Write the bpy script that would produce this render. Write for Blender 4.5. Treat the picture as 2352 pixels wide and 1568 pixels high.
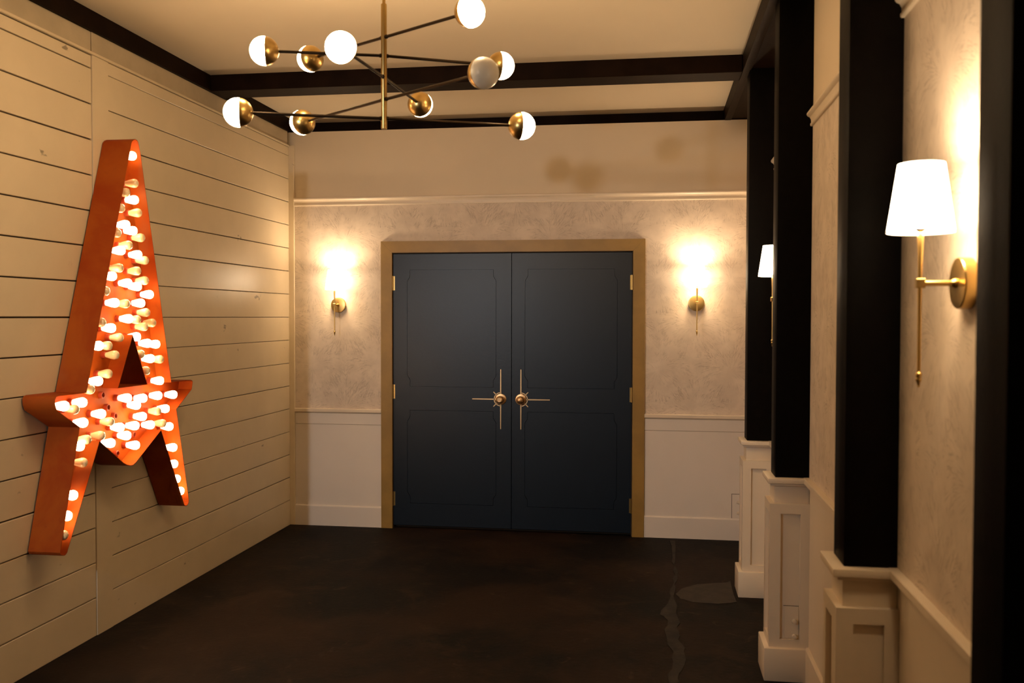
import bpy, bmesh, math, random
from mathutils import Vector, Matrix
from mathutils.geometry import tessellate_polygon

random.seed(7)
scene = bpy.context.scene
for o in list(bpy.data.objects):
    bpy.data.objects.remove(o)
COL = scene.collection

# ------------------------------------------------------------------ camera
YAW, PITCH, ROLL = math.radians(-8.521), math.radians(-1.5255), math.radians(0.1075)
fwd = Vector((math.sin(YAW) * math.cos(PITCH), math.cos(YAW) * math.cos(PITCH), math.sin(PITCH)))
rgt = Vector((math.cos(YAW), -math.sin(YAW), 0))
upv = rgt.cross(fwd)
r2 = rgt * math.cos(ROLL) + upv * math.sin(ROLL)
u2 = -rgt * math.sin(ROLL) + upv * math.cos(ROLL)
cam_data = bpy.data.cameras.new('camera')
cam_data.sensor_fit = 'HORIZONTAL'
cam_data.sensor_width = 36.0
cam_data.lens = 36.0 * 2140.5 / 2352.0
cam_data.clip_start = 0.05
cam_data.clip_end = 60
cam_data.dof.use_dof = True
cam_data.dof.focus_distance = 6.6
cam_data.dof.aperture_fstop = 4.0
cam = bpy.data.objects.new('camera', cam_data)
M3 = Matrix((r2, u2, -fwd)).transposed()
cam.matrix_world = Matrix.Translation((0, 0, 1.60)) @ M3.to_4x4()
COL.objects.link(cam)
scene.camera = cam

# ------------------------------------------------------------------ world, exposure
world = bpy.data.worlds.new('world')
world.use_nodes = True
world.node_tree.nodes['Background'].inputs[0].default_value = (0.02, 0.014, 0.009, 1)
world.node_tree.nodes['Background'].inputs[1].default_value = 0.2
scene.world = world
scene.view_settings.view_transform = 'Standard'
scene.view_settings.look = 'None'
scene.view_settings.exposure = 0.0
scene.view_settings.gamma = 1.0
scene.view_settings.use_curve_mapping = False
scene.cycles.use_denoising = True
scene.cycles.use_adaptive_sampling = True
scene.cycles.adaptive_threshold = 0.03
scene.cycles.max_bounces = 6
scene.cycles.diffuse_bounces = 4
scene.cycles.glossy_bounces = 3
scene.cycles.sample_clamp_indirect = 6.0
scene.cycles.caustics_reflective = False
scene.cycles.caustics_refractive = False

WARM = (1.0, 0.685, 0.37)        # incandescent lamp colour in this white balance
SCONCE_WARM = (1.0, 0.75, 0.48)
GLOBE_POWER = 66.0
SCONCE_WATTS = 10.5
SHADE_POWER = 18.0
MARQUEE_POWER = 19.0

# the cool neutral lamp standing behind the viewpoint, close to the plank wall
key_data = bpy.data.lights.new('work_lamp', 'SPOT')
key_data.energy = 250.0
key_data.color = (0.96, 0.97, 1.0)
key_data.spot_size = math.radians(64)
key_data.spot_blend = 1.0
key_data.shadow_soft_size = 0.05
key = bpy.data.objects.new('work_lamp', key_data)
key.location = (-2.55, 0.0, 2.12)
key.rotation_euler = (math.radians(77), 0, math.radians(-12.0))
COL.objects.link(key)

# ------------------------------------------------------------------ room measures (metres)
XL, XR, YB, YBACK = -2.739, 0.690, 6.817, -3.2
ZS, ZC, YT = 3.0, 3.10, 6.97      # beam soffit, ceiling, fascia above the back wall


# ------------------------------------------------------------------ helpers
def lk(o, parent=None):
    COL.objects.link(o)
    if parent is not None:
        o.parent = parent
    return o


def smooth(me, ang=32):
    for p in me.polygons:
        p.use_smooth = True
    me.set_sharp_from_angle(angle=math.radians(ang))


def obj(name, bm, mat, parent=None, ang=32, sm=True):
    me = bpy.data.meshes.new(name)
    bmesh.ops.recalc_face_normals(bm, faces=bm.faces[:])
    bm.to_mesh(me)
    bm.free()
    if sm:
        smooth(me, ang)
    me.materials.append(mat)
    return lk(bpy.data.objects.new(name, me), parent)


def inst(name, me, parent=None, loc=(0, 0, 0), rot=None):
    o = bpy.data.objects.new(name, me)
    lk(o, parent)
    o.location = loc
    if rot is not None:
        o.rotation_euler = rot
    return o


def empty(name, loc=(0, 0, 0), rz=0.0):
    o = bpy.data.objects.new(name, None)
    o.empty_display_size = 0.1
    o.location = loc
    o.rotation_euler = (0, 0, rz)
    return lk(o)


def tag(o, label=None, cat=None, group=None, kind=None):
    if label:
        o['label'] = label
    if cat:
        o['category'] = cat
    if group:
        o['group'] = group
    if kind:
        o['kind'] = kind
    return o


def box(bm, x0, x1, y0, y1, z0, z1, bev=0.0, seg=1):
    vs = [bm.verts.new((x, y, z)) for z in (z0, z1) for y in (y0, y1) for x in (x0, x1)]
    fs = [bm.faces.new([vs[i] for i in q]) for q in
          ((0, 2, 3, 1), (4, 5, 7, 6), (0, 1, 5, 4), (2, 6, 7, 3), (0, 4, 6, 2), (1, 3, 7, 5))]
    if bev > 0:
        es = {e for f in fs for e in f.edges}
        bmesh.ops.bevel(bm, geom=list(es), offset=bev, segments=seg, affect='EDGES', profile=0.5)


def bxo(name, b, mat, parent=None, bev=0.0, seg=1):
    bm = bmesh.new()
    box(bm, *b, bev=bev, seg=seg)
    return obj(name, bm, mat, parent)


def lathe(bm, prof, n=24, origin=(0, 0, 0), axis='Z', a0=0.0):
    """prof = [(radius, height)...] revolved about the axis."""
    O = Vector(origin)

    def P(r, h, t):
        c, s = r * math.cos(t), r * math.sin(t)
        return O + Vector({'Z': (c, s, h), 'X': (h, c, s), 'Y': (c, h, s)}[axis])
    rings = []
    for r, h in prof:
        if r < 1e-6:
            rings.append([bm.verts.new(P(0, h, 0))])
        else:
            rings.append([bm.verts.new(P(r, h, a0 + 2 * math.pi * i / n)) for i in range(n)])
    for a, b in zip(rings, rings[1:]):
        for i in range(n):
            j = (i + 1) % n
            if len(a) == 1 and len(b) == 1:
                continue
            if len(a) == 1:
                bm.faces.new((a[0], b[i], b[j]))
            elif len(b) == 1:
                bm.faces.new((a[i], b[0], a[j]))
            else:
                bm.faces.new((a[i], b[i], b[j], a[j]))
    return rings


def tube(bm, p, q, r, r1=None, n=14):
    p, q = Vector(p), Vector(q)
    r1 = r if r1 is None else r1
    d = (q - p).normalized()
    a = d.orthogonal().normalized()
    b = d.cross(a)
    A = [bm.verts.new(p + (a * math.cos(2 * math.pi * i / n) + b * math.sin(2 * math.pi * i / n)) * r) for i in range(n)]
    B = [bm.verts.new(q + (a * math.cos(2 * math.pi * i / n) + b * math.sin(2 * math.pi * i / n)) * r1) for i in range(n)]
    for i in range(n):
        j = (i + 1) % n
        bm.faces.new((A[i], A[j], B[j], B[i]))
    bm.faces.new(list(reversed(A)))
    bm.faces.new(B)


def lathe_mesh(name, prof, n, mat, ang=60):
    bm = bmesh.new()
    lathe(bm, prof, n, axis='X')
    bmesh.ops.recalc_face_normals(bm, faces=bm.faces[:])
    me = bpy.data.meshes.new(name)
    bm.to_mesh(me)
    bm.free()
    smooth(me, ang)
    me.materials.append(mat)
    return me


def prism(bm, loops, f, t0, t1):
    """Polygon (outer loop + hole loops of 2D points) extruded from t0 to t1; f(u,v,t)->xyz."""
    flat = [p for l in loops for p in l]
    tris = tessellate_polygon([[Vector((u, v, 0)) for u, v in l] for l in loops])
    A = [bm.verts.new(f(u, v, t0)) for u, v in flat]
    B = [bm.verts.new(f(u, v, t1)) for u, v in flat]
    for a, b, c in tris:
        try:
            bm.faces.new((A[a], A[b], A[c]))
            bm.faces.new((B[c], B[b], B[a]))
        except ValueError:
            pass
    k = 0
    for l in loops:
        n = len(l)
        for i in range(n):
            j = (i + 1) % n
            bm.faces.new((A[k + i], A[k + j], B[k + j], B[k + i]))
        k += n


def sweep(bm, prof, p0, p1, out, up=(0, 0, 1)):
    """Straight moulding: prof = closed [(outward, height)...], swept from p0 to p1."""
    p0, p1, out, up = Vector(p0), Vector(p1), Vector(out), Vector(up)
    A = [bm.verts.new(p0 + out * a + up * h) for a, h in prof]
    B = [bm.verts.new(p1 + out * a + up * h) for a, h in prof]
    n = len(prof)
    for i in range(n):
        j = (i + 1) % n
        bm.faces.new((A[i], A[j], B[j], B[i]))
    bm.faces.new(list(reversed(A)))
    bm.faces.new(B)


# ------------------------------------------------------------------ materials
class NT:
    def __init__(self, name):
        self.m = bpy.data.materials.new(name)
        self.m.use_nodes = True
        self.t = self.m.node_tree
        self.b = self.t.nodes['Principled BSDF']

    def n(self, kind, **kw):
        nd = self.t.nodes.new(kind)
        for k, v in kw.items():
            setattr(nd, k, v)
        return nd

    def l(self, a, b):
        self.t.links.new(a, b)

    def math(self, op, a, b=None, c=None):
        nd = self.n('ShaderNodeMath', operation=op)
        for i, v in enumerate((a, b, c)):
            if v is None:
                continue
            if isinstance(v, (int, float)):
                nd.inputs[i].default_value = v
            else:
                self.l(v, nd.inputs[i])
        return nd.outputs[0]

    def mix(self, fac, a, b):
        nd = self.n('ShaderNodeMix', data_type='RGBA')
        for s, v in ((nd.inputs[0], fac), (nd.inputs[6], a), (nd.inputs[7], b)):
            if isinstance(v, (int, float)):
                s.default_value = v
            elif isinstance(v, tuple):
                s.default_value = (*v, 1)
            else:
                self.l(v, s)
        return nd.outputs[2]

    def noise(self, scale, detail=4, rough=0.55, vec=None, dist=0.0):
        nd = self.n('ShaderNodeTexNoise')
        nd.inputs['Scale'].default_value = scale
        nd.inputs['Detail'].default_value = detail
        nd.inputs['Roughness'].default_value = rough
        nd.inputs['Distortion'].default_value = dist
        if vec is not None:
            self.l(vec, nd.inputs['Vector'])
        return nd.outputs[0]

    def ramp(self, v, a, b):
        nd = self.n('ShaderNodeMapRange')
        nd.interpolation_type = 'SMOOTHSTEP'
        self.l(v, nd.inputs[0])
        nd.inputs[1].default_value = a
        nd.inputs[2].default_value = b
        return nd.outputs[0]

    def pos(self):
        return self.n('ShaderNodeNewGeometry').outputs['Position']

    def scaled(self, v, s):
        nd = self.n('ShaderNodeMapping')
        nd.inputs['Scale'].default_value = s
        self.l(v, nd.inputs['Vector'])
        return nd.outputs[0]

    def bump(self, h, strength=0.2, dist=0.002):
        nd = self.n('ShaderNodeBump')
        nd.inputs['Strength'].default_value = strength
        nd.inputs['Distance'].default_value = dist
        self.l(h, nd.inputs['Height'])
        self.l(nd.outputs[0], self.b.inputs['Normal'])

    def col(self, v):
        s = self.b.inputs['Base Color']
        if isinstance(v, tuple):
            s.default_value = (*v, 1)
        else:
            self.l(v, s)

    def set(self, rough=None, metal=None, spec=None):
        if rough is not None:
            self.b.inputs['Roughness'].default_value = rough
        if metal is not None:
            self.b.inputs['Metallic'].default_value = metal
        if spec is not None:
            self.b.inputs['Specular IOR Level'].default_value = spec


def paint(name, c, rough=0.45, var=0.08, dirt=None, bump=0.12, scale=3.0, spec=0.4):
    m = NT(name)
    p = m.pos()
    n1 = m.noise(scale, 4, 0.6, p)
    dark = tuple(x * (1 - var) for x in c)
    cc = m.mix(m.ramp(n1, 0.35, 0.7), dark, c)
    if dirt:
        n2 = m.noise(11.0, 6, 0.72, p, 0.6)
        cc = m.mix(m.math('MULTIPLY', m.ramp(n2, 0.66, 0.80), 0.55), cc, dirt)
        n3 = m.noise(6.0, 3, 0.6, m.scaled(p, (1.0, 0.8, 1.6)), 0.4)
        cc = m.mix(m.math('MULTIPLY', m.ramp(n3, 0.715, 0.76), 0.7), cc, tuple(x * 0.35 for x in dirt))
    m.col(cc)
    m.set(rough, 0, spec)
    if bump >= 0.2:
        m.bump(m.noise(70, 2, 0.6, p), bump, 0.0015)
    return m.m


MAT = {}
MAT['plank'] = paint('plank_cream_paint', (0.74, 0.62, 0.44), 0.34, 0.07, (0.34, 0.26, 0.16), 0.2, 2.0)
MAT['groove'] = paint('dark_gap', (0.05, 0.032, 0.018), 0.8, 0.2)
MAT['ceiling'] = paint('ceiling_cream', (0.74, 0.63, 0.47), 0.8, 0.03, None, 0.1, 1.2)
MAT['upper'] = paint('upper_wall_beige', (0.72, 0.60, 0.44), 0.75, 0.04, None, 0.1, 1.5)
MAT['trim'] = paint('trim_off_white', (0.76, 0.64, 0.49), 0.36, 0.04, None, 0.08, 4.0)
MAT['wainscot'] = paint('wainscot_white', (0.78, 0.69, 0.60), 0.42, 0.03, None, 0.08, 3.0)
MAT['frieze'] = paint('frieze_grey_cream', (0.52, 0.43, 0.30), 0.5, 0.18, (0.3, 0.24, 0.16), 0.2, 3.5)
MAT['black'] = paint('black_satin_paint', (0.0042, 0.0031, 0.0025), 0.5, 0.3, None, 0.4, 30.0, 0.05)
MAT['beam'] = paint('dark_brown_beam', (0.0135, 0.006, 0.003), 0.55, 0.35, None, 0.5, 9.0, 0.05)
MAT['door'] = paint('dark_navy_door', (0.0018, 0.0068, 0.0155), 0.38, 0.15, None, 0.2, 5.0, 0.38)
MAT['casing'] = paint('bronze_casing', (0.35, 0.205, 0.045), 0.42, 0.18, None, 0.25, 6.0)


def metal(name, c, rough, aniso=0.0):
    m = NT(name)
    p = m.pos()
    m.col(m.mix(m.noise(40, 3, 0.6, p), tuple(x * 0.85 for x in c), c))
    m.set(rough, 1.0)
    if aniso:
        m.b.inputs['Anisotropic'].default_value = aniso
    return m.m


MAT['brass'] = metal('brushed_brass', (0.62, 0.42, 0.15), 0.30)
MAT['brass_light'] = metal('satin_bronze', (0.66, 0.42, 0.21), 0.38)
MAT['rod'] = metal('dark_bronze_rod', (0.055, 0.038, 0.024), 0.42)
MAT['iron'] = metal('dull_steel', (0.35, 0.31, 0.26), 0.45)


def emit(name, c, s, base=(0.9, 0.85, 0.75)):
    m = NT(name)
    m.col(base)
    m.set(0.3)
    m.b.inputs['Emission Color'].default_value = (*c, 1)
    m.b.inputs['Emission Strength'].default_value = s
    return m.m


MAT['globe_lit'] = emit('globe_glass_lit', WARM, GLOBE_POWER)
MAT['bulb_lit'] = emit('marquee_bulb_lit', WARM, MARQUEE_POWER)
MAT['sconce_bulb'] = emit('sconce_bulb_lit', WARM, 25.0)
MAT['shade'] = emit('linen_shade_lit', SCONCE_WARM, SHADE_POWER, (0.85, 0.8, 0.7))
m = NT('globe_glass_off')
m.col((0.78, 0.74, 0.66))
m.set(0.35)
MAT['globe_off'] = m.m
m = NT('marquee_bulb_off')
m.col((0.90, 0.69, 0.40))  # yellowed base colour stands in for light glowing through the frosted glass
m.set(0.12)
m.b.inputs['Coat Weight'].default_value = 0.5
MAT['bulb_off'] = m.m


def floor_mat():
    m = NT('stained_dark_concrete')
    p = m.pos()
    a = m.ramp(m.noise(0.8, 6, 0.62, p, 0.4), 0.40, 0.62)
    b = m.ramp(m.noise(2.6, 8, 0.72, p, 0.9), 0.50, 0.68)
    c = m.ramp(m.noise(19, 6, 0.75, p), 0.55, 0.72)
    e = m.ramp(m.noise(5.5, 6, 0.7, p, 1.2), 0.60, 0.72)
    cc = m.mix(a, (0.0032, 0.0022, 0.0017), (0.0165, 0.0075, 0.0034))
    cc = m.mix(m.math('MULTIPLY', b, 0.75), cc, (0.026, 0.0135, 0.0068))
    cc = m.mix(m.math('MULTIPLY', e, 0.65), cc, (0.052, 0.031, 0.018))
    cc = m.mix(m.math('MULTIPLY', c, 0.55), cc, (0.034, 0.022, 0.014))
    sp = m.ramp(m.noise(95, 2, 0.5, p), 0.73, 0.78)
    cc = m.mix(m.math('MULTIPLY', sp, 0.5), cc, (0.13, 0.11, 0.085))
    m.col(cc)
    m.set(0.7, 0, 0.14)
    m.bump(m.noise(34, 6, 0.7, p), 0.5, 0.004)
    return m.m


MAT['floor'] = floor_mat()
MAT['filler'] = paint('crack_mortar', (0.024, 0.0165, 0.0105), 0.8, 0.75, (0.004, 0.003, 0.0024), 0.6, 9.0)
MAT['patch'] = paint('repair_mortar', (0.034, 0.025, 0.017), 0.75, 0.4, (0.016, 0.011, 0.008), 0.6, 14.0)


def wallpaper(name, horiz):
    """Pale paper printed with half-drop sprays of fine grass blades."""
    m = NT(name)
    sep = m.n('ShaderNodeSeparateXYZ')
    p = m.pos()
    m.l(p, sep.inputs[0])
    h, z = sep.outputs[horiz], sep.outputs[2]
    PW, PH = 0.52, 0.64
    lines = []
    for k, (oh, oz, seed) in enumerate(((0.0, 0.0, 1.3), (0.5, 0.5, 7.7))):
        u = m.math('ADD', m.math('DIVIDE', m.math('ADD', h, 2.56), PW), oh)
        v = m.math('ADD', m.math('DIVIDE', m.math('SUBTRACT', z, 2.17), PH), oz + 0.35)
        fu = m.math('MULTIPLY', m.math('SUBTRACT', m.math('FRACT', u), 0.5), PW)
        fv = m.math('MULTIPLY', m.math('SUBTRACT', m.math('FRACT', v), 0.35), PH)
        fv2 = m.math('ADD', fv, m.math('MULTIPLY', m.math('MULTIPLY', fu, fu), 2.4))
        th = m.math('ARCTAN2', fu, fv2)
        r = m.math('SQRT', m.math('ADD', m.math('MULTIPLY', fu, fu), m.math('MULTIPLY', fv2, fv2)))
        cmb = m.n('ShaderNodeCombineXYZ')
        m.l(m.math('MULTIPLY', th, 13.0), cmb.inputs[0])
        m.l(m.math('MULTIPLY', r, 5.0), cmb.inputs[1])
        m.l(m.math('ADD', m.math('FLOOR', u), seed), cmb.inputs[2])
        n1 = m.noise(1.5, 2, 0.5, cmb.outputs[0])
        band = m.math('SUBTRACT', 1.0, m.math('MULTIPLY', m.math('ABSOLUTE', m.math('SUBTRACT', n1, 0.5)), 30.0))
        band = m.math('MAXIMUM', band, 0.0)
        brk = m.ramp(m.noise(13, 2, 0.5, p), 0.40, 0.56)
        fade = m.math('MULTIPLY', m.ramp(r, 0.42, 0.20), m.ramp(r, 0.005, 0.03))
        lines.append(m.math('MULTIPLY', m.math('MULTIPLY', band, brk), fade))
    ln = m.math('MAXIMUM', lines[0], lines[1])
    blot = m.ramp(m.noise(9.0, 4, 0.6, p), 0.35, 0.7)
    base = m.mix(blot, (0.63, 0.525, 0.42), (0.72, 0.605, 0.485))
    cc = m.mix(m.math('MULTIPLY', ln, 0.66), base, (0.32, 0.245, 0.185))
    m.col(cc)
    m.set(0.62, 0, 0.3)
    return m.m


MAT['paper_x'] = wallpaper('grass_spray_paper_back', 0)
MAT['paper_y'] = wallpaper('grass_spray_paper_side', 1)


def marquee_mat():
    m = NT('worn_orange_enamel')
    p = m.pos()
    big = m.ramp(m.noise(3.0, 4, 0.6, p, 0.5), 0.35, 0.65)
    cc = m.mix(big, (0.29, 0.043, 0.006), (0.36, 0.075, 0.009))
    ru = m.ramp(m.noise(16, 6, 0.7, p, 0.5), 0.60, 0.74)
    cc = m.mix(m.math('MULTIPLY', ru, 0.55), cc, (0.20, 0.035, 0.012))
    pt = m.ramp(m.noise(2.6, 3, 0.5, m.scaled(p, (1.0, 1.0, 0.35)), 0.3), 0.585, 0.66)
    cc = m.mix(m.math('MULTIPLY', pt, 0.22), cc, (0.20, 0.115, 0.07))
    m.col(cc)
    m.set(0.5, 0, 0.05)
    m.bump(m.noise(20, 4, 0.6, p), 0.15, 0.002)
    return m.m


MAT['marquee'] = marquee_mat()
MAT['socket'] = paint('red_socket', (0.30, 0.035, 0.010), 0.5, 0.2)


def S(o):
    return tag(o, kind='structure')


# ================================================================== THE ROOM SHELL
fl = S(bxo('floor', (XL - 0.3, XR + 0.3, YBACK - 0.3, YT + 0.6, -0.12, 0.0), MAT['floor']))
tag(fl, 'dark stained concrete floor with brown blotches')

PATCH = [(0.146, 5.425), (0.182, 5.530), (0.280, 5.641), (0.429, 5.692), (0.480, 5.74), (0.480, 5.318), (0.377, 5.271), (0.239, 5.282), (0.168, 5.336)]
CRACK = [(0.136, 6.715), (0.173, 6.721), (0.164, 6.256), (0.163, 5.984), (0.167, 5.736), (0.149, 5.548), (0.138, 5.292), (0.147, 4.985), (0.143, 4.776), (0.155, 4.587), (0.164, 4.440), (0.144, 4.245), (0.128, 4.100), (0.083, 4.093), (0.107, 4.347), (0.103, 4.518), (0.081, 4.701), (0.093, 4.941), (0.053, 5.029), (0.099, 5.244), (0.112, 5.437), (0.141, 5.638), (0.143, 5.930), (0.147, 6.253)]


def ragged(pts, amp, sub=3):
    out = []
    n = len(pts)
    for i in range(n):
        a, b = pts[i], pts[(i + 1) % n]
        for k in range(sub):
            t = k / sub
            j = 0 if k == 0 else amp
            out.append((a[0] + (b[0] - a[0]) * t + random.uniform(-j, j), a[1] + (b[1] - a[1]) * t + random.uniform(-j, j)))
    return out


for nm, pts, am in (('floor_patch', PATCH, 0.006), ('crack_filler', CRACK, 0.012)):
    bm = bmesh.new()
    prism(bm, [ragged(pts, am)], lambda u, v, t: (u, v, t), -0.004, 0.003)
    tag(obj(nm, bm, MAT['patch' if 'patch' in nm else 'filler'], fl, sm=False), 'paler grey mortar patch' if 'patch' in nm else 'rough pale filler along a floor crack')

ce = S(bxo('ceiling', (XL - 0.3, XR + 0.3, YBACK - 0.3, YT + 0.6, ZC, ZC + 0.1), MAT['ceiling']))
tag(ce, 'smooth cream ceiling')

# ---- back wall with the door opening
DX0, DX1, DZ = -1.934, -0.136, 2.080
bm = bmesh.new()
box(bm, XL - 0.1, DX0, YB, YT - 0.02, 0, ZS)
box(bm, DX1, XR + 0.1, YB, YT - 0.02, 0, ZS)
box(bm, DX0, DX1, YB, YT - 0.02, DZ, ZS)
wb = S(obj('wall_back', bm, MAT['upper'], sm=False))
tag(wb, 'cream back wall with pale grass patterned wallpaper and white wainscot')
CX0, CX1, CZ = -2.016, -0.048, 2.163          # outside of the door casing
bm = bmesh.new()
box(bm, -2.700, CX0, YB - 0.0015, YB, 0.88, 2.445)
box(bm, CX1, XR, YB - 0.0015, YB, 0.88, 2.445)
box(bm, CX0, CX1, YB - 0.0015, YB, CZ, 2.445)
tag(obj('wallpaper', bm, MAT['paper_x'], wb, sm=False), 'pale pinkish wallpaper with fine grass sprays')
for a, b in ((-2.700, CX0), (CX1, XR)):
    bxo('wainscot_panel', (a, b, YB - 0.006, YB, 0.14, 0.776), MAT['wainscot'], wb, 0.001)
    bxo('wainscot_rail', (a, b, YB - 0.009, YB, 0.779, 0.862), MAT['wainscot'], wb, 0.0015)
S(bxo('wall_far', (XL - 0.2, XR + 0.2, YT + 0.0, YT + 0.1, 2.9, ZC), MAT['beam']))
bpy.data.objects['wall_far'].name = 'trim_9'
tag(bpy.data.objects['trim_9'], 'dark board closing the gap above the back wall')

# chair rail / picture rail / baseboard profiles (outward, height)
CHAIR = [(0, 0), (0.008, 0.0), (0.014, 0.007), (0.024, 0.010), (0.028, 0.014), (0.028, 0.034), (0.025, 0.037), (0, 0.037)]
PICT = [(0, 0), (0.010, 0), (0.013, 0.004), (0.013, 0.011), (0.009, 0.014), (0.010, 0.028), (0.015, 0.038), (0.024, 0.043), (0.028, 0.049), (0.028, 0.056), (0.022, 0.062), (0, 0.062)]
BASEP = [(0, 0), (0.017, 0), (0.017, 0.148), (0.012, 0.156), (0, 0.158)]
k = 1
for a, b in ((-2.700, CX0), (CX1, XR)):
    bm = bmesh.new()
    sweep(bm, CHAIR, (a, YB, 0.860), (b, YB, 0.860), (0, -1, 0))
    tag(S(obj('trim_%d' % k, bm, MAT['trim'])), 'off-white chair rail on the back wall ' + ('left' if k == 1 else 'right') + ' of the doors')
    k += 1
    bm = bmesh.new()
    sweep(bm, BASEP, (a, YB, 0), (b, YB, 0), (0, -1, 0))
    tag(S(obj('baseboard_back', bm, MAT['wainscot'])), 'white baseboard on the back wall ' + ('left' if a < -2 else 'right') + ' of the doors')
bm = bmesh.new()
sweep(bm, PICT, (-2.700, YB, 2.438), (XR, YB, 2.438), (0, -1, 0))
tag(S(obj('trim_3', bm, MAT['trim'])), 'moulded cream picture rail running above the double doors')

# access hatch in the wainscot, right of the doors
hb = bmesh.new()
box(hb, 0.576, 0.690, YB - 0.0085, YB - 0.004, 0.160, 0.331, 0.0008)
bx = obj('hatch_frame', hb, MAT['wainscot'], wb)
hb = bmesh.new()
for b in ((0.573, 0.5765, YB - 0.0072, YB - 0.004, 0.158, 0.334), (0.573, 0.690, YB - 0.0072, YB - 0.004, 0.331, 0.334)):
    box(hb, *b)
tag(obj('hatch_gap', hb, MAT['groove'], wb), 'thin dark gap round a small hatch')


def knob_mesh(r=0.0115, d=0.024):
    bm = bmesh.new()
    lathe(bm, [(0, 0.004), (r * 0.55, 0.004), (r * 0.5, -d * 0.35), (r * 0.9, -d * 0.5), (r, -d * 0.7), (r * 0.8, -d * 0.93), (0, -d)], 16, axis='Y')
    me = bpy.data.meshes.new('hatch_knob')
    bmesh.ops.recalc_face_normals(bm, faces=bm.faces[:])
    bm.to_mesh(me)
    bm.free()
    smooth(me, 50)
    me.materials.append(MAT['trim'])
    return me


KNOB = knob_mesh()
for z in (0.277, 0.200):
    inst('hatch_knob', KNOB, wb, (0.618, YB - 0.008, z))

# ---- left wall: painted horizontal planks in two panels
wl = S(bxo('wall_left', (XL - 0.16, XL - 0.017, YBACK, YT, 0, ZC), MAT['groove']))
tag(wl, 'cream painted horizontal plank wall')
G0, GP = 0.190, 0.17533
zs = [0.0] + [G0 + GP * i for i in range(16)] + [2.886]
for i in range(len(zs) - 1):
    for side in (0, 1):
        g0 = random.uniform(0.0026, 0.0040) if side == 0 else random.choice((0.0016, 0.0022, 0.0030))
        y0, y1 = ((YBACK, 4.2715) if side == 0 else (4.4000, 6.7945))
        dx = (-0.0035 if side == 0 else -0.0009) + random.uniform(-0.0008, 0.0008)
        bxo('plank', (XL - 0.020, XL + dx, y0, y1, zs[i] + (g0 if i else 0), zs[i + 1] - g0), MAT['plank'], wl, 0.0016)
bxo('stile', (XL - 0.020, XL + 0.0002, 4.2755, 4.4120, 0, 2.886), MAT['plank'], wl)
bxo('ledge', (XL - 0.018, XL + 0.007, YBACK, 6.7945, 2.8875, 2.9015), MAT['plank'], wl, 0.004, 2)
for a, b in ((YBACK, 4.272), (4.2755, 6.775)):
    bxo('frieze_board', (XL - 0.018, XL - 0.0045 + (0.004 if b > 5 else 0), a, b, 2.9015, 3.0), MAT['frieze'], wl, 0.002)
bm = bmesh.new()
box(bm, XL - 0.010, -2.7005, 6.7955, YB, 0, 2.897, 0.002)
tag(S(obj('trim_4', bm, MAT['plank'])), 'cream corner post between plank wall and back wall')

# ---- right wall
wr = S(bxo('wall_right', (XR, XR + 0.12, YBACK, YT, 0, ZC), MAT['upper']))
tag(wr, 'right wall of pale wallpaper between black pilasters')
PD = 0.145                                   # depth of a post along the wall
PIL = [5.460, 4.226, 2.740, 1.535]           # front faces of the four pilasters
segs = []
edges = [YB] + [v for y in PIL for v in (y + PD, y)] + [YBACK]
for i in range(0, len(edges), 2):
    segs.append((edges[i + 1], edges[i]))
bm = bmesh.new()
for a, b in segs:
    box(bm, XR - 0.0015, XR, a + 0.0015, b - 0.0015, 0.8955, 2.445)
tag(obj('wallpaper', bm, MAT['paper_y'], wr, sm=False), 'pale wallpaper with fine grass sprays')
for a, b in segs:
    bxo('wainscot_panel', (XR - 0.005, XR, a + (0.036 if a > 0 else 0), b - (0.048 if b < 6.5 else 0.02), 0.13, 0.862), MAT['trim'], wr, 0.001)
names = ['beyond the farthest pilaster', 'between the two farthest pilasters', 'between the second and third pilasters', 'between the third and nearest pilasters', 'nearest the camera']
for i, (a, b) in enumerate(segs):
    bm = bmesh.new()
    sweep(bm, CHAIR, (XR, a, 0.858), (XR, b, 0.858), (-1, 0, 0))
    tag(S(obj('trim_%d' % (10 + i), bm, MAT['trim'])), 'off-white chair rail on the right wall ' + names[i])
    bm = bmesh.new()
    sweep(bm, PICT, (XR, a, 2.430), (XR, b, 2.430), (-1, 0, 0))
    tag(S(obj('trim_%d' % (20 + i), bm, MAT['trim'])), 'moulded picture rail on the right wall ' + names[i])
    bm = bmesh.new()
    sweep(bm, BASEP, (XR, a + (0.040 if i < 4 else 0), 0), (XR, b - (0.040 if i else 0.02), 0), (-1, 0, 0))
    tag(S(obj('baseboard_right', bm, MAT['trim'])), 'off-white baseboard on the right wall ' + names[i])

# ---- wall behind the camera
wf = S(bxo('wall_front', (XL - 0.2, XR + 0.2, YBACK - 0.12, YBACK, 0, ZC), MAT['upper']))
tag(wf, 'plain beige wall behind the viewpoint')

# ================================================================== BEAMS
tag(bxo('ceiling_beam', (XL - 0.016, -2.726, YBACK, YT, ZS, ZC), MAT['beam'], None, 0.001),
    'dark brown wooden beam along the top of the plank wall', 'beam')
tag(bxo('ceiling_beam', (-2.7255, 0.5045, 5.500, 5.700, ZS, ZC), MAT['beam'], None, 0.003),
    'dark brown cross beam spanning the ceiling behind the chandelier', 'beam')
rb = empty('ceiling_beam', (0.6, 2.0, ZS))
tag(rb, 'dark brown beam above the row of black pilasters', 'beam')


def local(o, p):
    o.matrix_parent_inverse = Matrix.Translation(-Vector(p.location))
    return o


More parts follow.
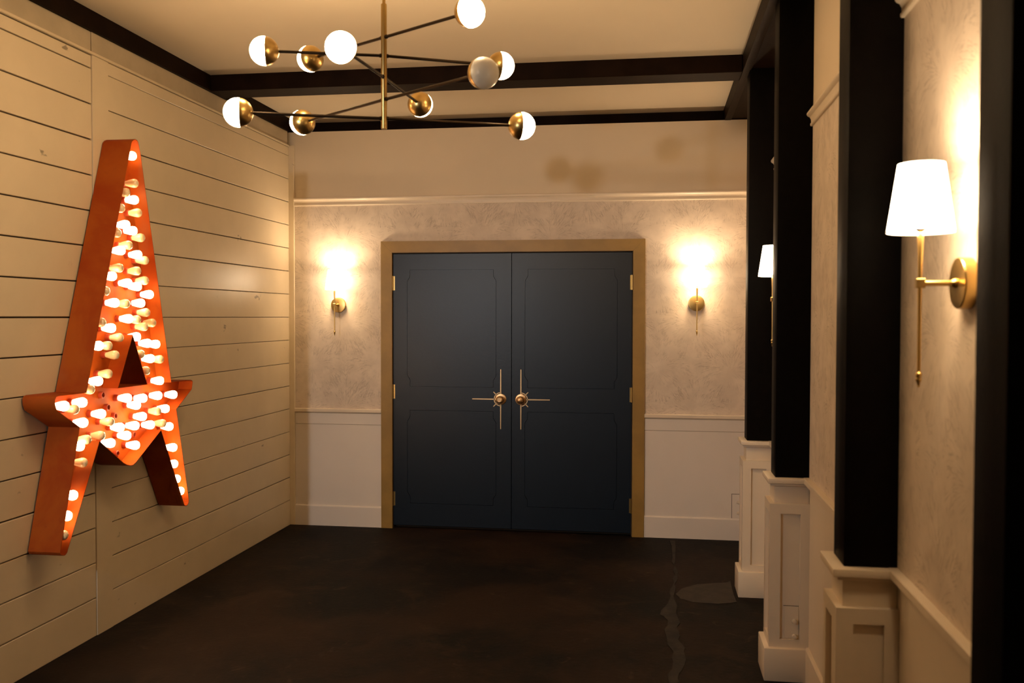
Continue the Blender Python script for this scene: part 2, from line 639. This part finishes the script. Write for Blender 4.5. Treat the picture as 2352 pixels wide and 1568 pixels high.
local(bxo('edge_board', (0.505, 0.552, YBACK, YT, ZS - 0.002, ZC), MAT['beam'], rb, 0.004, 2), rb)
local(bxo('soffit_board', (0.5525, XR - 0.0005, YBACK, YT, ZS + 0.008, ZC), MAT['beam'], rb, 0.001), rb)


# ================================================================== PILASTERS
def recess_body(bm, x0, x1, y0, y1, z0, z1, fr, lf, d):
    """Box with a sunk panel in its front (-Y) face and in its left (-X) face."""
    def V(*p):
        return bm.verts.new(p)

    def face_with_hole(outer, inner, off):
        O = [V(*p) for p in outer]
        I = [V(*p) for p in inner]
        D = [V(p[0] + off[0], p[1] + off[1], p[2]) for p in inner]
        for i in range(4):
            j = (i + 1) % 4
            bm.faces.new((O[i], O[j], I[j], I[i]))
            bm.faces.new((I[i], I[j], D[j], D[i]))
        bm.faces.new(D)
    a0, a1, b0, b1 = fr
    face_with_hole([(x0, y0, z0), (x1, y0, z0), (x1, y0, z1), (x0, y0, z1)],
                   [(a0, y0, b0), (a1, y0, b0), (a1, y0, b1), (a0, y0, b1)], (0, d))
    c0, c1, e0, e1 = lf
    face_with_hole([(x0, y1, z0), (x0, y0, z0), (x0, y0, z1), (x0, y1, z1)],
                   [(x0, c1, e0), (x0, c0, e0), (x0, c0, e1), (x0, c1, e1)], (d, 0))
    for q in (((x0, y0, z1), (x1, y0, z1), (x1, y1, z1), (x0, y1, z1)),
              ((x0, y0, z0), (x0, y1, z0), (x1, y1, z0), (x1, y0, z0)),
              ((x1, y0, z0), (x1, y1, z0), (x1, y1, z1), (x1, y0, z1)),
              ((x0, y1, z0), (x0, y1, z1), (x1, y1, z1), (x1, y1, z0))):
        bm.faces.new([V(*p) for p in q])
    bmesh.ops.remove_doubles(bm, verts=bm.verts[:], dist=1e-5)


plabel = ['black pilaster farthest from the camera, on a white panelled pedestal',
          'black pilaster on a white pedestal with a knobbed hatch, second from the back',
          'broad black pilaster on a white pedestal, left of the near sconce',
          'black pilaster at the right edge, nearest the camera']


def capsec(bm, yf, off, z0, z1, bev=0.003):
    box(bm, 0.543 - off, XR - 0.001, yf - off, yf + PD + off, z0, z1, bev, 2)


for i, yf in enumerate(PIL):
    t = empty('pilaster', (0.60, yf + PD / 2, 0))
    tag(t, plabel[i], 'pilaster', 'pilasters along the right wall')

    def P(o):
        return local(o, t)
    P(tag(bxo('post', (0.543, XR - 0.001, yf, yf + PD, 0.8935, ZS + 0.007), MAT['black'], t, 0.003, 2), 'matt black square post'))
    bm = bmesh.new()
    capsec(bm, yf, 0.034, 0.870, 0.893, 0.003)
    capsec(bm, yf, 0.020, 0.858, 0.8705, 0.004)
    P(obj('cap', bm, MAT['trim'], t))
    bm = bmesh.new()
    capsec(bm, yf, 0.003, 0.778, 0.8585, 0.001)
    P(obj('neck', bm, MAT['trim'], t))
    bm = bmesh.new()
    x0, y0, y1 = 0.519, yf - 0.024, yf + PD + 0.024
    recess_body(bm, x0, XR - 0.001, y0, y1, 0.146, 0.781, (0.566, 0.650, 0.182, 0.737), (y0 + 0.040, y1 - 0.040, 0.182, 0.737), 0.016)
    P(obj('pedestal', bm, MAT['trim'], t, sm=False))
    P(bxo('plinth', (0.497, XR - 0.001, yf - 0.046, yf + PD + 0.034, 0, 0.1465), MAT['trim'], t, 0.004, 2))
    if i == 1:
        bm = bmesh.new()
        box(bm, 0.585, 0.648, yf - 0.0105, yf - 0.006, 0.184, 0.326, 0.001)
        h = P(obj('hatch', bm, MAT['trim'], t))
        bm = bmesh.new()
        box(bm, 0.582, 0.648, yf - 0.0088, yf - 0.006, 0.326, 0.3285)
        P(tag(obj('hatch_gap', bm, MAT['groove'], t), 'thin dark gap above the hatch'))
        for z in (0.264, 0.188):
            ko = inst('hatch_knob', KNOB, t, (0.628, yf - 0.010, z + (0.009 if z < 0.2 else 0)))
            P(ko)

# ================================================================== DOUBLE DOOR
tc = empty('trim_5', (-1.03, YB, 0))
S(tc)
tag(tc, 'bronze brown casing around the double doors')
for side, (b, mitre) in {'l': ((CX0, CX0 + 0.086), 1), 'r': ((CX1 - 0.086, CX1), -1)}.items():
    pts = [(b[0], 0), (b[1], 0), (b[1], CZ - (0.086 if mitre == 1 else 0)), (b[0], CZ - (0 if mitre == 1 else 0.086))]
    bm = bmesh.new()
    prism(bm, [pts], lambda u, v, t: (u, t, v), YB - 0.024, YB - 0.001)
    local(obj('casing_jamb', bm, MAT['casing'], tc), tc)
bm = bmesh.new()
prism(bm, [[(CX0 + 0.0865, CZ - 0.0855), (CX1 - 0.0865, CZ - 0.0855), (CX1 - 0.0008, CZ), (CX0 + 0.0008, CZ)]],
      lambda u, v, t: (u, t, v), YB - 0.024, YB - 0.001)
local(obj('casing_head', bm, MAT['casing'], tc), tc)
bm = bmesh.new()
box(bm, DX0 + 0.0005, DX0 + 0.006, YB - 0.006, YT - 0.03, 0.0, DZ - 0.001)
box(bm, DX1 - 0.006, DX1 - 0.0005, YB - 0.006, YT - 0.03, 0.0, DZ - 0.001)
box(bm, DX0 + 0.006, DX1 - 0.006, YB - 0.006, YT - 0.03, DZ - 0.008, DZ - 0.001)
local(tag(obj('door_jamb', bm, MAT['groove'], tc), 'dark inner jamb'), tc)
bm = bmesh.new()
box(bm, DX0 + 0.006, DX1 - 0.006, YB + 0.060, YT - 0.03, 0.0, DZ - 0.008)
local(tag(obj('door_stop', bm, MAT['groove'], tc), 'dark stop behind the leaves'), tc)


def notch(x0, x1, z0, z1, s=0.021, h=0.050, c=0.034):
    """Panel outline whose corners step in."""
    L = [(x0 + s, z0), (x1 - s, z0), (x1 - s, z0 + h), (x1, z0 + h + c), (x1, z1 - h - c), (x1 - s, z1 - h), (x1 - s, z1),
         (x0 + s, z1), (x0 + s, z1 - h), (x0, z1 - h - c), (x0, z0 + h + c), (x0 + s, z0 + h)]
    return L


YD = YB + 0.004                              # front face of the leaves
GAP = 0.0022
HX = {1: -1.1055, 2: -0.954}
for n, (a, b, pa, pb, s) in {1: (-1.9265, -1.0275, -1.820, -1.140, -1), 2: (-1.0225, -0.1435, -0.926, -0.246, 1)}.items():
    d = empty('door_%d' % n, ((a if n == 1 else b), YD, 0.02))
    S(d)
    tag(d, 'dark navy door leaf with notched panel grooves, ' + ('left' if n == 1 else 'right') + ' of the pair')
    holes = [notch(pa, pb, 1.073, 1.950), notch(pa, pb, 0.190, 0.896)]
    bm = bmesh.new()
    prism(bm, [[(a, 0.022), (b, 0.022), (b, 2.068), (a, 2.068)]] + holes, lambda u, v, t: (u, t, v), YD, YD + 0.012)
    box(bm, a, b, YD + 0.012, YD + 0.045, 0.022, 2.068)
    local(obj('leaf', bm, MAT['door'], d, sm=False), d)
    for hl in holes:
        xs = [p[0] for p in hl]
        zz = [p[1] for p in hl]
        cx, cz = (min(xs) + max(xs)) / 2, (min(zz) + max(zz)) / 2
        ins = [(u + (GAP if u < cx else -GAP), v + (GAP if v < cz else -GAP)) for u, v in hl]
        bm = bmesh.new()
        prism(bm, [ins], lambda u, v, t: (u, t, v), YD - 0.0004, YD + 0.012)
        local(obj('door_panel', bm, MAT['door'], d, sm=False), d)
    hx = a if n == 1 else b
    for z0 in (1.795, 0.978, 0.167):
        bm = bmesh.new()
        lathe(bm, [(0, z0), (0.0065, z0 + 0.001), (0.0065, z0 + 0.109), (0, z0 + 0.110)], 12, (hx + (-0.003 if n == 1 else 0.003), YD - 0.006, 0))
        box(bm, hx - (0.004 if n == 1 else 0.012), hx + (0.012 if n == 1 else 0.004), YD - 0.0022, YD - 0.0002, z0 + 0.002, z0 + 0.108)
        local(obj('hinge', bm, MAT['brass'], d), d)
    # starburst handle plate
    kx, kz = HX[n], 0.987
    e = 1 if n == 1 else -1                  # rays point away from the meeting edge
    bm = bmesh.new()
    yk = YD - 0.004

    def ray(p, q, w):
        p, q = Vector((p[0], p[1])), Vector((q[0], q[1]))
        dd = (q - p).normalized()
        nn = Vector((-dd.y, dd.x)) * w
        prism(bm, [[tuple(p + nn), tuple(q + nn * 0.72), tuple(q - nn * 0.72), tuple(p - nn)]], lambda u, v, t: (u, t, v), yk - 0.002, yk + 0.0035)
    ray((kx, kz + 0.03), (kx, kz + 0.222), 0.0044)
    ray((kx, kz - 0.03), (kx, kz - 0.222), 0.0044)
    ray((kx - e * 0.03, kz), (kx - e * 0.215, kz), 0.0044)
    for q in (45, -45):
        c, sn = math.cos(math.radians(q)), math.sin(math.radians(q))
        ray((kx - e * 0.030 * c, kz + 0.030 * sn), (kx - e * 0.077 * c, kz + 0.077 * sn), 0.0040)
    N = 18
    for i in range(N):                        # half ring on the ray side
        t0, t1 = (math.radians(-90 + 180 * (i + k2) / N) for k2 in (0, 1))
        q = [(kx - e * r * math.cos(t), kz + r * math.sin(t)) for r, t in ((0.046, t0), (0.052, t0), (0.052, t1), (0.046, t1))]
        prism(bm, [q], lambda u, v, t: (u, t, v), yk - 0.002, yk + 0.0035)
    hp = local(tag(obj('handle_plate', bm, MAT['brass_light'], d, sm=False), 'brass starburst plate'), d)
    bm = bmesh.new()
    lathe(bm, [(0, YD), (0.042, YD), (0.042, YD - 0.004), (0.040, YD - 0.0065), (0.033, YD - 0.008), (0.026, YD - 0.0085), (0.024, YD - 0.012), (0, YD - 0.012)], 36, (kx, 0, kz), 'Y')
    local(obj('rosette', bm, MAT['brass_light'], d), d)
    bm = bmesh.new()
    kk = YD - 0.012
    lathe(bm, [(0, kk + 0.004), (0.013, kk), (0.012, kk - 0.022), (0.018, kk - 0.028), (0.026, kk - 0.036), (0.0275, kk - 0.046), (0.024, kk - 0.055), (0.016, kk - 0.060)]
          + ([(0.013, kk - 0.060), (0.012, kk - 0.057), (0.006, kk - 0.057), (0.005, kk - 0.060), (0, kk - 0.060)] if n == 1 else [(0.008, kk - 0.0625), (0, kk - 0.0632)]), 32, (kx, 0, kz), 'Y')
    local(tag(obj('knob', bm, MAT['brass_light'], d), 'round brass knob with a keyhole' if n == 1 else 'round plain brass knob'), d)


# ================================================================== WALL SCONCES
def build_sconce(loc, rz, label):
    """Local frame: wall is the plane y=0, the room is towards -y, joint block at z=0."""
    t = empty('wall_sconce', loc, rz)
    tag(t, label, 'sconce', 'brass wall sconces with white shades')
    A = -0.105
    bm = bmesh.new()
    lathe(bm, [(0, 0), (0.0555, 0), (0.0565, -0.002), (0.0565, -0.025), (0.055, -0.028), (0.050, -0.029), (0, -0.0295)], 40, axis='Y')
    obj('backplate', bm, MAT['brass'], t, 25)
    bm = bmesh.new()
    lathe(bm, [(0, -0.028), (0.010, -0.028), (0.011, -0.033), (0.0085, -0.038), (0.0065, -0.040), (0.0060, -0.098), (0, -0.098)], 18, axis='Y')
    obj('arm', bm, MAT['brass'], t)
    bm = bmesh.new()
    box(bm, -0.0095, 0.0095, A - 0.0095, A + 0.0095, -0.0105, 0.0105, 0.001)
    obj('joint_block', bm, MAT['brass'], t)
    bm = bmesh.new()
    lathe(bm, [(0, 0.010), (0.0045, 0.010), (0.0050, 0.050), (0.0068, 0.100), (0.0072, 0.104), (0.005, 0.107), (0.005, 0.113), (0.016, 0.120), (0.021, 0.128), (0.021, 0.131), (0, 0.131)], 18, (0, A, 0))
    obj('upper_stem', bm, MAT['brass'], t)
    bm = bmesh.new()
    lathe(bm, [(0, -0.010), (0.0045, -0.010), (0.0038, -0.195), (0.0065, -0.198), (0.0072, -0.203), (0.005, -0.207), (0.0068, -0.212), (0.004, -0.219), (0.0028, -0.222), (0.0028, -0.229), (0, -0.230)], 16, (0, A, 0))
    obj('lower_rod', bm, MAT['brass'], t)
    bm = bmesh.new()
    lathe(bm, [(0.0705, 0.112), (0.0485, 0.2615), (0.0475, 0.2615), (0.0695, 0.112), (0.0705, 0.112)], 44, (0, A, 0))
    bmesh.ops.remove_doubles(bm, verts=bm.verts[:], dist=1e-6)
    sh = obj('lamp_shade', bm, MAT['shade'], t)
    tag(sh, 'glowing white tapered shade')
    bm = bmesh.new()
    lathe(bm, [(0.0712, 0.1112), (0.0716, 0.1145), (0.0709, 0.1145), (0.0703, 0.1112), (0.0712, 0.1112)], 44, (0, A, 0))
    bmesh.ops.remove_doubles(bm, verts=bm.verts[:], dist=1e-6)
    obj('shade_hem', bm, MAT['trim'], sh)
    bm = bmesh.new()
    lathe(bm, [(0, 0.131), (0.0125, 0.131), (0.013, 0.150), (0.021, 0.172), (0.0225, 0.185), (0.019, 0.200), (0.010, 0.208), (0, 0.210)], 18, (0, A, 0))
    obj('bulb', bm, MAT['sconce_bulb'], t)
    li = bpy.data.lights.new('sconce_light', 'POINT')
    li.energy = SCONCE_WATTS
    li.color = SCONCE_WARM
    li.shadow_soft_size = 0.022
    lo = bpy.data.objects.new('sconce_light', li)
    lk(lo, t)
    lo.location = (0, A, 0.236)
    return t


build_sconce((-2.350, YB - 0.0015, 1.686), 0, 'brass sconce with white shade on the wallpaper left of the double doors')
build_sconce((0.316, YB - 0.0015, 1.699), 0, 'brass sconce with white shade on the wallpaper right of the double doors')
build_sconce((XR - 0.0015, 4.690, 1.687), -math.pi / 2, 'brass sconce half hidden between the two farthest black pilasters')
build_sconce((XR - 0.0015, 2.165, 1.675), -math.pi / 2, 'large brass sconce with white shade nearest the camera on the right wall')

# ================================================================== CHANDELIER
CXc, CYc = -1.0246, 3.500
ch = empty('chandelier', (CXc, CYc, ZC))
tag(ch, 'brass mid-century chandelier with ten half-brass white globes', 'chandelier')


def H(o):
    return local(o, ch)


bm = bmesh.new()
lathe(bm, [(0, ZC), (0.062, ZC), (0.062, ZC - 0.012), (0.056, ZC - 0.020), (0.010, ZC - 0.024), (0, ZC - 0.024)], 36, (CXc, CYc, 0))
H(obj('canopy', bm, MAT['brass'], ch))
bm = bmesh.new()
lathe(bm, [(0, ZC - 0.02), (0.0062, ZC - 0.02), (0.0062, 2.79), (0, 2.79)], 16, (CXc, CYc, 0))
H(obj('hanging_rod', bm, MAT['brass'], ch))
bm = bmesh.new()
lathe(bm, [(0, 2.80), (0.009, 2.80), (0.0112, 2.797), (0.0112, 2.324), (0.010, 2.321), (0, 2.321)], 20, (CXc, CYc, 0))
H(tag(obj('stem', bm, MAT['brass'], ch), 'long brass centre tube'))
RG = 0.0540
NG = 32
RCUP = 0.0546
TH0 = math.radians(83)                        # the cup reaches this far round from the stem side


def glass(mat):
    pr = [(RCUP * 0.97 * math.sin(TH0), -RG * math.cos(TH0) + 0.001)]
    for i in range(0, 13):
        a = TH0 + (math.pi - TH0) * i / 12
        pr.append((RG * math.sin(a) if i < 12 else 0.0, -RG * math.cos(a)))
    return lathe_mesh('globe', pr, 32, mat, 70)


gm, gm_off = glass(MAT['globe_lit']), glass(MAT['globe_off'])
pr = [(0.0, -RCUP)]
for i in range(1, 11):
    a = TH0 * i / 10
    pr.append((RCUP * math.sin(a), -RCUP * math.cos(a)))
cup = lathe_mesh('brass_cup', pr, 36, MAT['brass'], 60)
ARMS = [(2.602, (-0.430, -0.127), 1), (2.602, (0.422, 0.205), 1), (2.672, (0.384, -0.245), 1), (2.672, (-0.388, 0.244), 1),
        (2.519, (-0.032, -0.409), 1), (2.519, (0.026, 0.465), 1), (2.434, (0.449, -0.332), 0), (2.434, (-0.467, 0.357), 1),
        (2.362, (-0.511, -0.180), 1), (2.362, (0.506, 0.212), 1)]
for z, (dx, dy), lit in ARMS:
    d = Vector((dx, dy, 0))
    L = d.length
    u = d / L
    ang = math.atan2(dy, dx)
    base = Vector((CXc, CYc, z))
    bm = bmesh.new()
    tube(bm, base + u * 0.006, base + u * (L - RG + 0.002), 0.0058)
    tube(bm, base + u * 0.010, base + u * 0.017, 0.0078)
    H(obj('arm', bm, MAT['rod'], ch))
    g = inst('globe', gm if lit else gm_off, ch, base + d, (0, 0, ang))
    H(g)
    tag(g, 'glowing white glass globe' if lit else 'unlit white glass globe')
    c = inst('brass_cup', cup, g)

# ================================================================== MARQUEE LETTER
OUT = [(4.354, 2.470), (4.369, 2.483), (4.389, 2.491), (4.407, 2.489), (4.417, 2.481), (4.438, 2.426), (4.555, 1.954), (4.728, 1.242), (4.945, 1.239), (4.962, 1.233), (4.966, 1.223), (4.954, 1.184), (4.780, 1.088), (4.912, 0.565), (4.909, 0.547), (4.897, 0.535), (4.882, 0.533), (4.867, 0.537), (4.856, 0.546), (4.616, 0.990), (4.370, 0.857), (4.344, 0.848), (4.320, 0.849), (4.289, 0.857), (4.258, 0.871), (4.058, 1.005), (3.802, 0.541), (3.788, 0.533), (3.775, 0.534), (3.758, 0.542), (3.751, 0.554), (3.902, 1.091), (3.738, 1.184), (3.727, 1.210), (3.725, 1.232), (3.733, 1.245), (3.750, 1.250), (3.957, 1.247)]
HOLE = [(4.351, 1.500), (4.480, 1.248), (4.219, 1.249)]
LIT = [(4.384, 2.406), (4.400, 2.187), (4.319, 2.054), (4.385, 2.030), (4.275, 1.923), (4.428, 1.912), (4.198, 1.793), (4.334, 1.764), (4.421, 1.750), (4.536, 1.712), (4.218, 1.664), (4.452, 1.666), (4.339, 1.586), (4.186, 1.541), (4.409, 1.494), (4.514, 1.458), (4.597, 1.451), (4.081, 1.458), (4.542, 1.377), (4.073, 1.291), (4.633, 1.255), (3.813, 1.197), (3.947, 1.201), (4.320, 1.189), (4.465, 1.176), (4.614, 1.177), (4.773, 1.169), (4.403, 1.146), (4.689, 1.100), (4.095, 1.133), (4.459, 1.082), (3.952, 1.107), (4.253, 1.050), (4.387, 1.043), (4.536, 1.030), (4.728, 0.999), (4.312, 1.002), (3.924, 1.002), (4.172, 0.983), (4.390, 0.943), (4.768, 0.879), (4.776, 0.787), (4.803, 0.700), (4.840, 0.623), (3.869, 0.786), (3.826, 0.701)]
UNLIT = [(4.401, 2.271), (4.322, 2.214), (4.275, 2.131), (4.431, 2.125), (4.242, 2.006), (4.458, 2.001), (4.341, 1.954), (4.493, 1.887), (4.258, 1.836), (4.418, 1.829), (4.491, 1.783), (4.139, 1.720), (4.313, 1.661), (4.501, 1.618), (4.414, 1.581), (4.560, 1.564), (4.104, 1.569), (4.481, 1.545), (4.253, 1.493), (4.156, 1.456), (4.444, 1.404), (4.635, 1.369), (4.214, 1.409), (4.154, 1.321), (4.496, 1.316), (4.009, 1.256), (3.888, 1.175), (4.604, 1.095), (4.166, 1.088), (4.656, 1.024), (4.088, 1.030), (3.978, 1.025), (3.946, 0.923), (3.784, 0.624)]
EMPTY_SOCKETS = [(4.192, 1.214), (4.236, 1.150), (4.298, 1.101), (4.467, 0.986), (4.312, 0.910)]
XF, XP = -2.580, -2.662
ml = empty('marquee_letter', (XL, 4.34, 0.53))
tag(ml, 'large orange metal letter A marquee with a star crossbar and bulbs', 'marquee letter')


def Q(o):
    return local(o, ml)


def offset(pts, d):
    """Offset a loop to its left by d (positive = inwards for a counter-clockwise loop)."""
    n = len(pts)
    out = []
    for i in range(n):
        p0, p1, p2 = (Vector(pts[i - 1]), Vector(pts[i]), Vector(pts[(i + 1) % n]))
        a, b = (p1 - p0).normalized(), (p2 - p1).normalized()
        na, nb = Vector((-a.y, a.x)), Vector((-b.y, b.x))
        m_ = (na + nb)
        m_ = m_ / max(m_.length, 1e-6)
        s = d / max(m_.dot(na), 0.45)
        out.append(tuple(p1 + m_ * s))
    return out


def area(pts):
    return sum(a[0] * b[1] - b[0] * a[1] for a, b in zip(pts, pts[1:] + pts[:1])) / 2


if area(OUT) < 0:
    OUT.reverse()
if area(HOLE) > 0:
    HOLE.reverse()
YZ = lambda u, v, t: (t, u, v)
for nm, lp, lab in (('outer_side', OUT, None), ('inner_side', HOLE, None)):
    inn = offset(lp, 0.0028)
    bm = bmesh.new()
    n = len(lp)
    rings = [[bm.verts.new((x, p[0], p[1])) for p in l] for x, l in ((XL + 0.004, lp), (XF, lp), (XF, inn), (XL + 0.004, inn))]
    for r in range(4):
        A_, B_ = rings[r], rings[(r + 1) % 4]
        for i in range(n):
            j = (i + 1) % n
            bm.faces.new((A_[i], A_[j], B_[j], B_[i]))
    Q(obj(nm, bm, MAT['marquee'], ml, 40))
bm = bmesh.new()
prism(bm, [offset(OUT, 0.0032), offset(HOLE, 0.0032)], YZ, XP - 0.003, XP)
Q(obj('back_panel', bm, MAT['marquee'], ml, sm=False))


BP = [(0.0125, -0.029), (0.0140, -0.022), (0.0182, -0.008), (0.0215, 0.006), (0.0230, 0.016), (0.0222, 0.024), (0.0182, 0.0315), (0.0100, 0.0362), (0.0, 0.0378)]
b_on = lathe_mesh('bulb', BP, 14, MAT['bulb_lit'])
b_off = lathe_mesh('bulb', BP, 14, MAT['bulb_off'])
s_me = lathe_mesh('socket', [(0.0165, XP - (-2.612)), (0.0165, -0.031), (0.0140, -0.0275), (0.0115, -0.0275), (0.0110, -0.031), (0, -0.031)], 12, MAT['socket'], 30)


def inside(y, z, d=0.0265):
    """Nudge a bulb so that it clears the sides of the channel."""
    for _ in range(30):
        mv = Vector((0, 0))
        for lp in (OUT, HOLE):
            for (a0, b0), (a1, b1) in zip(lp, lp[1:] + lp[:1]):
                e = Vector((a1 - a0, b1 - b0))
                w = Vector((y - a0, z - b0))
                t = max(0.0, min(1.0, w.dot(e) / max(e.length_squared, 1e-9)))
                nrm = Vector((-e.y, e.x)).normalized()
                v = w - e * t
                sd = v.dot(nrm)
                if v.length < d or (sd < 0 and v.length < 0.06 and 0.02 < t < 0.98):
                    mv += nrm * min(0.004, d - sd if sd < d else 0.0)
        if mv.length < 1e-4:
            break
        y, z = y + mv.x * 0.5, z + mv.y * 0.5
    return y, z


for pts, me, lab in ((LIT, b_on, 'glowing pear-shaped bulb'), (UNLIT, b_off, 'unlit frosted pear-shaped bulb')):
    for y, z in pts:
        y, z = inside(y, z)
        b = inst('bulb', me, ml, (-2.612, y, z))
        Q(b)
        tag(b, lab)
        inst('socket', s_me, b)
HOLDER = lathe_mesh('socket', [(0.0165, 0.0), (0.0165, 0.017), (0.0140, 0.020), (0.0120, 0.020), (0.0115, 0.004), (0, 0.004)], 12, MAT['socket'], 30)
for y, z in EMPTY_SOCKETS:
    e = inst('socket', HOLDER, ml, (XP, y, z))
    Q(e)
    tag(e, 'empty bulb socket')
